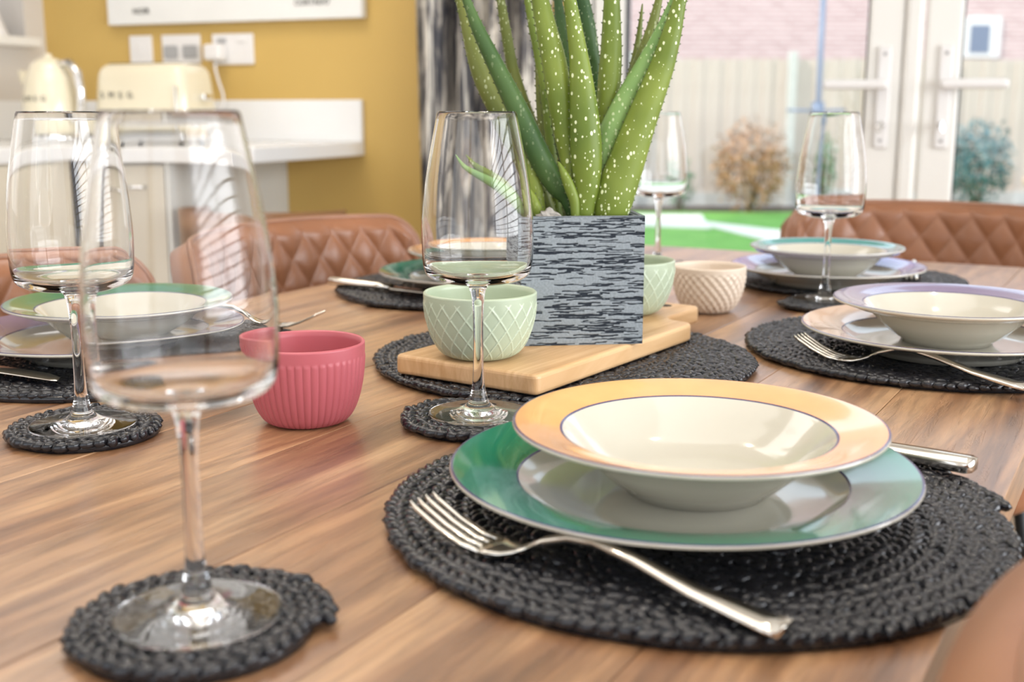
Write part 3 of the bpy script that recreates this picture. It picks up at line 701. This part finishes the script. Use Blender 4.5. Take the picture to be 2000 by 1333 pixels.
def plate_obj(name, P_, rimm, x, y, z, lab, cat, rz=0):
    c = empty(name, (x, y, z), rz, lab, cat)
    n = len(P_); pr = [(a, b) for a, b, _ in P_]
    # densify
    idx = [m_ for _, _, m_ in P_]
    me = lathe(pr, 96, [idx[i] for i in range(n-1)])
    # split out the coloured band and the thin lines as parts
    for part, k_, m_ in (('body', 0, M['cream']), ('coloured_rim', 1, rimm), ('rim_line', 2, M['line'])):
        fs = [tuple(p.vertices) for p in me.polygons if p.material_index == k_]; used = sorted({v for f in fs for v in f}); mp_ = {v: i for i, v in enumerate(used)}
        m2 = mesh([me.vertices[v].co[:] for v in used], [tuple(mp_[v] for v in f) for f in fs])
        link(part, m2, m_, c)
    return c
ZP = T+MT; ZS = ZP+.0078
def setting(px, py, sx, sy, rp_, rs_, lp, ls, rp=.1355, rs=.1085):
    plate_obj('dinner_plate', plate_profile(rp), M[rp_], px, py, ZP, lp, 'plate'); plate_obj('soup_bowl', soup_profile(rs), M[rs_], sx, sy, ZS, ls, 'bowl')
setting(.099, .648, .1085, .652, 'r_green', 'r_orange', 'green rimmed cream dinner plate on the near placemat', 'orange rimmed cream soup bowl stacked on the near green plate')
setting(.4180, 1.092, .4225, 1.100, 'r_peach', 'r_purple', 'peach rimmed cream dinner plate at the right of the table', 'purple rimmed cream soup bowl stacked on the peach plate at right')
setting(.4265, 1.548, .4265, 1.556, 'r_blue', 'r_teal', 'violet blue rimmed dinner plate at the far end of the table', 'teal rimmed cream soup bowl stacked on the far violet plate', .128, .102)
setting(-.039, 1.4995, -.030, 1.52, 'r_green', 'r_orange', 'green rimmed dinner plate behind the middle wine glass', 'orange rimmed soup bowl behind the middle wine glass')
setting(-.388, 1.085, -.3759, 1.0985, 'r_purple', 'r_green', 'purple rimmed dinner plate at the left under the green rimmed bowl', 'green rimmed cream soup bowl at the left behind the wine glasses')

# ---------------------------------------------------------------- small bowls
def small_bowl(name, R, H, base, m, style, x, y, z, lab, rz=0, ridge=None):
    c = empty(name, (x, y, z), rz, lab, 'bowl'); seg = 480; nz = 110
    outer = []
    for i in range(nz+1):
        t = i/nz; a = t*pi/2; r_ = base+(R-base)*sin(a)**.78; z_ = H*(1-cos(a))**.92; outer.append((r_, z_))
    prof = [(0, .002), (base-.004, .002), (base-.002, 0)] + outer + [(R-.0012, H+.0012), (R-.0028, H)] + [(max(0, base-.004+(R-.003-base+.004)*sin(t*pi/2)**.78), .005+(H-.005)*(1-cos(t*pi/2))**.92) for t in np.linspace(1, 0, 22)[1:]] + [(0, .005)]
    def disp(r_, z_, a, i):
        if i < 3 or i > 3+nz: return r_, z_
        t = z_/H; fade = min(1, max(0, (.90-t)/.05))*min(1, max(0, (t-.02)/.06))
        if style == 'flute': d = .0011*(abs(sin(a*24))**.6-.5)*min(1, max(0, (.86-t)/.04))
        elif style == 'lattice':
            s1 = abs(((a*10.5/pi + t*2.9) % 1)-.5)*2; s2 = abs(((a*10.5/pi - t*2.9) % 1)-.5)*2
            q = max(s1, s2); d = .0007*min(1, max(0, (q-.86)/.10))*fade
        elif style == 'dimple': d = .0010*sin(a*27)*sin(t*30)*fade
        else: d = 0
        return r_+d, z_
    me = lathe(prof, seg, disp=disp)
    if style == 'lattice':
        idx = np.zeros(len(me.polygons), dtype=np.int32)
        for i in range(3, 3+nz-1):
            t = (prof[i][1]+prof[i+1][1])/2/H
            if t > .92 or t < .03: continue
            aa = (np.arange(seg)+.5)*2*pi/seg; q = np.maximum(np.abs(((aa*10.5/pi+t*2.9) % 1)-.5)*2, np.abs(((aa*10.5/pi-t*2.9) % 1)-.5)*2)
            idx[i*seg:(i+1)*seg] = q > .905
        me.polygons.foreach_set('material_index', idx); m = [m, M['mint_line']]
    link('bowl_body', me, m, c)
    return c
small_bowl('serving_bowl', .0460, .062, .0245, M['rose'], 'flute', -.1595, .869, T, 'rose pink fluted bowl standing on bare wood behind the nearest glass')
small_bowl('serving_bowl', .0490, .056, .021, M['mint'], 'lattice', -.0275, .982, T+MT+.018, 'mint green lattice bowl at the near end of the wooden board')
small_bowl('serving_bowl', .0490, .056, .021, M['mint'], 'lattice', .122, 1.203, T+MT+.018, 'mint green lattice bowl behind the grey pot on the board')
small_bowl('serving_bowl', .0440, .055, .018, M['beige'], 'dimple', .2365, 1.372, T, 'beige dimpled bowl standing on the table right of the pot')

# ---------------------------------------------------------------- wooden board
BAZ = 34.5; bl, bwid = .292, .150
out = [(0, 0), (0, bl), (-.038, bl+.004), (-.038, bl+.098), (-.109, bl+.098), (-.109, bl+.004), (-bwid, bl), (-bwid, 0)]
ol = round_poly(out, [.008, .016, .020, .018, .018, .020, .016, .008], 8)
# wave the shoulders inward
bdo = empty('serving_board', (.0200, .9050, T+MT+.0003), radians(-BAZ), 'pale bamboo board with handle under the pot and mint bowls', 'board')
link('board_slab', prism(ol, 0, .0175, .0035, 3), M['board'], bdo, smooth=False)
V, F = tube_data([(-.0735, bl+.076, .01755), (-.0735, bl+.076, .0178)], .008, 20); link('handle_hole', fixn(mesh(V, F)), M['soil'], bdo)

# ---------------------------------------------------------------- pot with aloe
PW = .112; PH = .1165; PC = Vector((.0580, 1.0855, T+MT+.018))
pot = empty('potted_aloe', PC, radians(6), 'tall green spotted aloe in a grey ridged square pot on the board', 'potted plant')
NS = 190
def relief(seed):
    g = np.random.default_rng(seed); H_ = np.full((NS, NS), .75) + g.normal(size=(NS, NS))*.035
    yy, xx = np.mgrid[0:NS, 0:NS]
    for _ in range(330):
        y0 = g.uniform(0, NS); x0 = g.uniform(-10, NS); L = g.uniform(8, 60); w_ = g.uniform(.5, 1.15); sl_ = g.normal()*.018; dep = g.uniform(.62, .78)
        ia, ib = int(max(0, x0)), int(min(NS, x0+L))
        if ib <= ia: continue
        cx = np.arange(ia, ib); ph = g.uniform(0, 6); cy = y0+sl_*(cx-x0)+.45*np.sin(cx*.2+ph)
        prof = np.minimum(1, np.minimum(cx-x0, x0+L-cx)/3+.3)
        lo, hi = int(max(0, y0-6)), int(min(NS, y0+7)); 
        if hi <= lo: continue
        sub = np.arange(lo, hi)[:, None]; d = np.exp(-((sub-cy[None, :])/w_)**4)*dep*prof[None, :]
        H_[lo:hi, ia:ib] = np.minimum(H_[lo:hi, ia:ib], .78-d)
    return np.clip(H_, 0, 1)
def pot_side(seed):
    H_ = relief(seed); V, F = [], []
    for j in range(NS):
        for i in range(NS):
            x = (i/(NS-1)-.5)*PW; z = j/(NS-1)*PH; e = min(i, NS-1-i, j, NS-1-j)/3; dd = (H_[j, i]-.75)*.0010*min(1, e)
            V.append((x, -PW/2-dd, z))
    for j in range(NS-1):
        for i in range(NS-1): k = j*NS+i; F.append((k, k+1, k+NS+1, k+NS))
    me = mesh(V, F); at_ = me.attributes.new('relief', 'FLOAT', 'POINT'); at_.data.foreach_set('value', H_.flatten().astype(np.float32)); return me
m1, m2 = pot_side(1), pot_side(2)
for q in range(4):
    me = (m1, m2)[q % 2]; o = bpy.data.objects.new('pot_wall', me); C.objects.link(o); o.parent = pot; o.rotation_euler = (0, 0, q*pi/2)
    if q < 2: me.materials.append(M['pot']); me.shade_smooth()
bm = bmesh.new()
for (a, b, c_, d) in ((-PW/2, PW/2, -PW/2, -PW/2+.007), (-PW/2, PW/2, PW/2-.007, PW/2), (-PW/2, -PW/2+.007, -PW/2+.007, PW/2-.007), (PW/2-.007, PW/2, -PW/2+.007, PW/2-.007)):
    box(bm, max(a, -PW/2+.0016), min(b, PW/2-.0016), max(c_, -PW/2+.0016), min(d, PW/2-.0016), .001, PH-.0003, 0)
me = bpy.data.meshes.new('l'); bm.to_mesh(me); bm.free()
at_ = me.attributes.new('relief', 'FLOAT', 'POINT'); at_.data.foreach_set('value', np.full(len(me.vertices), .5, np.float32)); link('pot_lining', me, M['pot'], pot, smooth=False)
V, F = [], []; n_ = 40
for j in range(n_+1):
    for i in range(n_+1): V.append(((i/n_-.5)*(PW-.012), (j/n_-.5)*(PW-.012), PH-.010+rng.normal()*.0014))
for j in range(n_):
    for i in range(n_): k = j*(n_+1)+i; F.append((k, k+1, k+n_+2, k+n_+1))
link('soil', mesh(V, F), M['soil'], pot, smooth=False)
bm = bmesh.new()
for (a, b, c_, d) in ((-1, 1, -1, -.93), (-1, 1, .93, 1), (-1, -.93, -.93, .93), (.93, 1, -.93, .93)):
    h_ = PW/2-.0002; box(bm, a*h_, b*h_, c_*h_, d*h_, PH-.0010, PH+.0006, 0)
me = bpy.data.meshes.new('l'); bm.to_mesh(me); bm.free()
at_ = me.attributes.new('relief', 'FLOAT', 'POINT'); at_.data.foreach_set('value', np.full(len(me.vertices), .5, np.float32)); link('pot_rim', me, M['pot'], pot, smooth=False)
bx('pot_base', (-PW/2+.001, PW/2-.001, -PW/2+.001, PW/2-.001, 0, .004), M['black'], pot)
def rock(name, c, r_, lab):
    bm = bmesh.new(); bmesh.ops.create_icosphere(bm, subdivisions=3, radius=1)
    for v in bm.verts:
        d = v.co.normalized(); k = 1+.22*sin(d.x*5+1)*cos(d.y*4)+.12*sin(d.z*9+d.x*7); v.co = Vector((d.x*r_*k*1.3, d.y*r_*k, d.z*r_*k*.95))
    me = bpy.data.meshes.new('r'); bm.to_mesh(me); bm.free(); o = link(name, me, M['stone'], loc=c, smooth=False); return tag(o, lab, 'stone')
rock('stone', ray(1073, 426, 1.045), .0085, 'small rough grey stone on the soil at the front of the pot')
potinv = pot.matrix_world.copy()
bpy.context.view_layer.update(); potinv = pot.matrix_world.inverted()
def aloe_leaf(pts, Y, m, spots=1.0, ext=True, teeth=True, base=None, thick=.44):
    """pts (u, v, width px) from tip side to base."""
    P_ = list(pts)
    if ext and P_[0][1] < 35:
        (u0, v0, w0), (u1, v1, w1) = P_[0], P_[1]; l = sqrt((u0-u1)**2+(v0-v1)**2); du, dv = (u0-u1)/l, (v0-v1)/l
        P_ = [(u0+du*210+12*du, v0+dv*210, .6), (u0+du*150, v0+dv*150, w0*.42), (u0+du*70, v0+dv*70, w0*.78)] + P_
    else: P_ = [(P_[0][0]-(P_[1][0]-P_[0][0])*.15, P_[0][1]-(P_[1][1]-P_[0][1])*.15, .5)] + P_
    if base: P_.append((base[0], base[1], base[2]))
    # resample
    W = [ray(u, v, Y) for u, v, _ in P_]; wd = [w_*Y*.975/2250 for _, _, w_ in P_]
    pts3, ws = [], []; K = 8
    for i in range(len(W)-1):
        a, b, c_, d = W[max(i-1, 0)], W[i], W[i+1], W[min(i+2, len(W)-1)]; wa, wb, wc, wd_ = wd[max(i-1, 0)], wd[i], wd[i+1], wd[min(i+2, len(W)-1)]
        for j in range(K):
            t = j/K; f = lambda a, b, c_, d: .5*((2*b)+(c_-a)*t+(2*a-5*b+4*c_-d)*t*t+(3*b-a-3*c_+d)*t**3)
            pts3.append(f(a, b, c_, d)); ws.append(max(.0003, f(wa, wb, wc, wd_)))
    pts3.append(W[-1]); ws.append(wd[-1]); n = len(pts3); seg = 16; V, F, A = [], [], []; cen = Vector((PC.x, PC.y, 0)); I = []
    for i, p in enumerate(pts3):
        t = (pts3[min(i+1, n-1)]-pts3[max(i-1, 0)]).normalized(); side = Vector((-t.z, 0, t.x)).normalized(); out_ = t.cross(side).normalized()
        if out_.y > 0: out_ = -out_
        w_ = ws[i]
        for j in range(seg):
            a = 2*pi*j/seg; x = cos(a)*w_/2; y = sin(a)
            y = y*thick*w_ if y > 0 else y*.10*w_
            V.append(p+side*x+out_*y)
    for i in range(n-1):
        for j in range(seg): F.append((i*seg+j, i*seg+(j+1) % seg, (i+1)*seg+(j+1) % seg, (i+1)*seg+j)); I.append(0)
    F.append(tuple(range(seg))); I.append(0); F.append(tuple(range((n-1)*seg, n*seg))); I.append(0)
    A = [spots]*len(V)
    if teeth:
        acc = 0
        for i in range(3, n-3):
            acc += (pts3[i]-pts3[i-1]).length
            if acc < .0062: continue
            acc = 0; t = (pts3[i+1]-pts3[i-1]).normalized(); side = Vector((-t.z, 0, t.x)).normalized()
            for s_ in (-1, 1):
                e = pts3[i]+side*(s_*ws[i]/2*.98); k = len(V); h = .0017
                V += [e+t*.0011, e-t*.0011, e+Vector((0, .0008, 0)), e+side*(s_*h)-t*(h*.5)]; A += [0]*4
                F += [(k, k+1, k+3), (k+1, k+2, k+3), (k+2, k, k+3)]; I += [1]*3
    me = fixn(mesh([potinv @ v for v in V], F)); me.polygons.foreach_set('material_index', (I + [0]*len(me.polygons))[:len(me.polygons)])
    at_ = me.attributes.new('spots', 'FLOAT', 'POINT'); at_.data.foreach_set('value', np.array(A, np.float32))
    return link('leaf', me, [M[m], M['tooth']], pot)
L = aloe_leaf
L([(905, 20, 22), (935, 130, 36), (965, 200, 38), (1000, 265, 38), (1040, 330, 34)], 1.105, 'leaf_olive', .35, base=(1085, 440, 20))
L([(915, 10, 18), (935, 60, 26), (972, 135, 34), (1010, 212, 42), (1050, 298, 46), (1085, 360, 42), (1108, 390, 30)], 1.062, 'leaf_dark', .12, base=(1122, 436, 20))
L([(978, 0, 16), (988, 60, 20), (1003, 140, 23), (1030, 225, 27), (1060, 300, 28)], 1.135, 'leaf_olive', .3, base=(1100, 440, 22))
L([(1028, -10, 12), (1040, 50, 16), (1052, 110, 18), (1068, 200, 22)], 1.115, 'leaf_bright', .4, base=(1090, 440, 20))
L([(1055, 0, 34), (1068, 60, 42), (1082, 120, 48), (1093, 190, 50), (1103, 260, 44), (1112, 320, 34)], 1.062, 'leaf_bright', 1.0, base=(1125, 430, 24))
L([(1113, 0, 25), (1129, 100, 36), (1136, 165, 48), (1141, 230, 59), (1145, 300, 64), (1146, 360, 54), (1142, 400, 44)], 1.052, 'leaf_bright', 1.0, base=(1140, 430, 36))
L([(1053, 110, 14), (1058, 160, 24), (1063, 220, 30), (1070, 290, 30), (1080, 350, 26)], 1.125, 'leaf_olive', .8, base=(1095, 440, 20))
L([(1090, 0, 16), (1097, 60, 26), (1106, 130, 26), (1110, 200, 20)], 1.13, 'leaf_dark', .05, base=(1120, 440, 20))
L([(1137, 0, 28), (1146, 50, 33), (1156, 105, 28), (1162, 160, 22)], 1.12, 'leaf_dark', .2, base=(1150, 440, 20))
L([(1195, 0, 31), (1194, 90, 41), (1190, 160, 45), (1184, 210, 40), (1174, 255, 30)], 1.078, 'leaf_bright', 1.0, base=(1145, 440, 26))
L([(1254, 15, 4), (1248, 70, 11), (1240, 120, 16), (1228, 175, 18)], 1.125, 'leaf_olive', .1, ext=False, base=(1165, 440, 20))
L([(1288, -5, 14), (1270, 65, 22), (1244, 135, 27), (1222, 190, 28), (1195, 260, 26)], 1.10, 'leaf_olive', .2, base=(1155, 440, 22))
L([(1313, 10, 18), (1290, 65, 27), (1258, 130, 37), (1225, 192, 45), (1196, 252, 48), (1178, 310, 44)], 1.068, 'leaf_pale', .5, base=(1150, 440, 30))
L([(1328, 0, 26), (1312, 65, 38), (1293, 130, 48), (1270, 190, 56), (1247, 250, 64), (1222, 320, 74), (1200, 380, 82), (1192, 412, 76)], 1.058, 'leaf_bright', 1.2, base=(1190, 430, 64))
L([(1016, 255, 8), (1030, 300, 20), (1042, 345, 30), (1048, 385, 32)], 1.068, 'leaf_bright', .3, ext=False, base=(1055, 440, 26))
L([(889, 305, 3), (905, 325, 9), (930, 340, 14), (965, 358, 20), (1005, 385, 26)], 1.075, 'leaf_pale', .1, ext=False, teeth=False, base=(1050, 430, 24))
L([(911, 305, 3), (930, 325, 12), (960, 345, 22), (1000, 375, 26)], 1.085, 'leaf_bright', .5, ext=False, base=(1048, 430, 24))
L([(1092, 320, 6), (1104, 345, 18), (1114, 370, 22), (1122, 395, 20)], 1.045, 'leaf_bright', .2, ext=False, base=(1124, 436, 16))
L([(1082, 240, 8), (1092, 280, 18), (1106, 330, 22), (1118, 380, 22)], 1.085, 'leaf_dark', .2, ext=False, base=(1125, 438, 18))
L([(1034, 372, 8), (1042, 390, 18), (1050, 412, 22)], 1.055, 'leaf_bright', .1, ext=False, base=(1056, 436, 16))

# ---------------------------------------------------------------- cutlery
def sweep_strip(stations, th):
    """stations: (y, z, halfwidth, x) -> flat bevelled strip."""
    V, F = [], []
    for st_ in stations:
        y, z, hw_ = st_[:3]; x = st_[3] if len(st_) > 3 else 0; t_2 = st_[4] if len(st_) > 4 else th
        for (a, b) in ((-1, 0), (-.8, .5), (0, .62), (.8, .5), (1, 0), (.8, -.5), (0, -.5), (-.8, -.5)): V.append((x+a*hw_, y, z+b*t_2))
    n = len(stations)
    for i in range(n-1):
        for j in range(8): F.append((i*8+j, i*8+(j+1) % 8, (i+1)*8+(j+1) % 8, (i+1)*8+j))
    F.append(tuple(range(8))[::-1]); F.append(tuple(range((n-1)*8, n*8))); return fixn(mesh(V, F))
def make_fork():
    f = empty('fork')
    hd = [(0, .0015, .0100, 0, .0035), (.010, .002, .0095, 0, .0034), (.045, .007, .0068, 0, .003), (.078, .0150, .0042, 0, .0036), (.100, .0185, .0033, 0, .0040), (.115, .0175, .0034, 0, .0042), (.130, .0125, .0045, 0, .0036), (.138, .0080, .0060, 0, .003)]
    link('handle', sweep_strip(hd, .003), M['steel'], f)
    head = [(.138, .0080, .0060), (.145, .0045, .0088), (.152, .0024, .0112), (.160, .0015, .0122), (.167, .0015, .0122)]
    link('head', sweep_strip(head, .0024), M['steel'], f)
    for i in range(4):
        x = -.0098+.00655*i
        link('tine', sweep_strip([(.165, .0015, .0022, x), (.178, .0025, .0020, x*.99), (.193, .0075, .0017, x*.97), (.208, .0145, .0013, x*.95), (.213, .0175, .0006, x*.94)], .0022), M['steel'], f)
    return f
def make_knife():
    f = empty('table_knife')
    link('handle', sweep_strip([(0, .005, .0065, 0, .0075), (.004, .005, .0095, 0, .0088), (.03, .005, .0095, 0, .0085), (.08, .005, .0075, 0, .007), (.105, .005, .0070, 0, .0075)], .007), M['steel'], f)
    link('blade', sweep_strip([(.105, .0042, .0070, 0, .004), (.112, .004, .0095, 0, .0022), (.17, .004, .0105, 0, .0016), (.215, .004, .0100, 0, .0014), (.235, .004, .0065, .003, .0012), (.243, .004, .001, .007, .001)], .0016), M['steel'], f)
    return f
f0 = make_fork(); k0_ = make_knife(); used = set()
def lay(proto, p0, ang, lab, cat, group, z=None, tiltx=0):
    o = proto if proto.name not in used else copy_tree(proto); used.add(proto.name)
    o.location = (p0[0], p0[1], (T+MT+.0012) if z is None else z); o.rotation_euler = (tiltx, 0, ang); return tag(o, lab, cat, group)
def ang(d): return math.atan2(d[1], d[0])-pi/2      # +y of the piece along d
GF, GK = 'steel forks', 'steel table knives'
dn = (-.169, .1285)
lay(f0, (.1204, .4725), ang(dn), 'polished steel fork on the near placemat in front of the green plate', 'fork', GF)
lay(f0, (.427, .9290), ang((-.72, .69)), 'polished steel fork on the right placemat in front of the peach plate', 'fork', GF)
lay(f0, (.605, 1.718), ang((-.35, -.94)), 'steel fork beside the violet plate at the far end', 'fork', GF)
lay(f0, (-.405, 1.262), ang((.95, -.29)), 'steel fork with raised tines behind the rose pink bowl', 'fork', GF)
lay(k0_, (.2935, .7010), ang((-.190, .150)), 'steel knife on the near placemat behind the orange soup bowl', 'knife', GK)
lay(k0_, (-.592, 1.062), ang((.21, -.113)), 'steel knife on the left placemat in front of the purple plate', 'knife', GK)
lay(k0_, (-.2420, 1.524), ang((.125, -.086)), 'steel knife on the far left placemat beside the green plate', 'knife', GK)

# ---------------------------------------------------------------- ceiling spotlights
bpy.context.view_layer.update(); cinv = ceil_.matrix_world.inverted()
for i, (r_, n_) in enumerate(((-.9, .1), (-.2, .1), (.5, .1), (-.9, 1.3), (.3, 1.3), (-1.9, 2.4))):
    p = cinv @ RP(r_, n_, CE)
    link('spotlight_bezel', lathe([(.030, -.001), (.045, -.001), (.045, -.006), (.030, -.010)], 32), M['chrome'], ceil_, p)
    l = bpy.data.lights.new('spot_lamp', 'SPOT'); l.energy = 12; l.spot_size = radians(110); l.spot_blend = .6; l.shadow_soft_size = .028; l.color = (1, .86, .68)
    o = bpy.data.objects.new('spot_lamp', l); C.objects.link(o); o.location = RP(r_, n_, CE-.03)
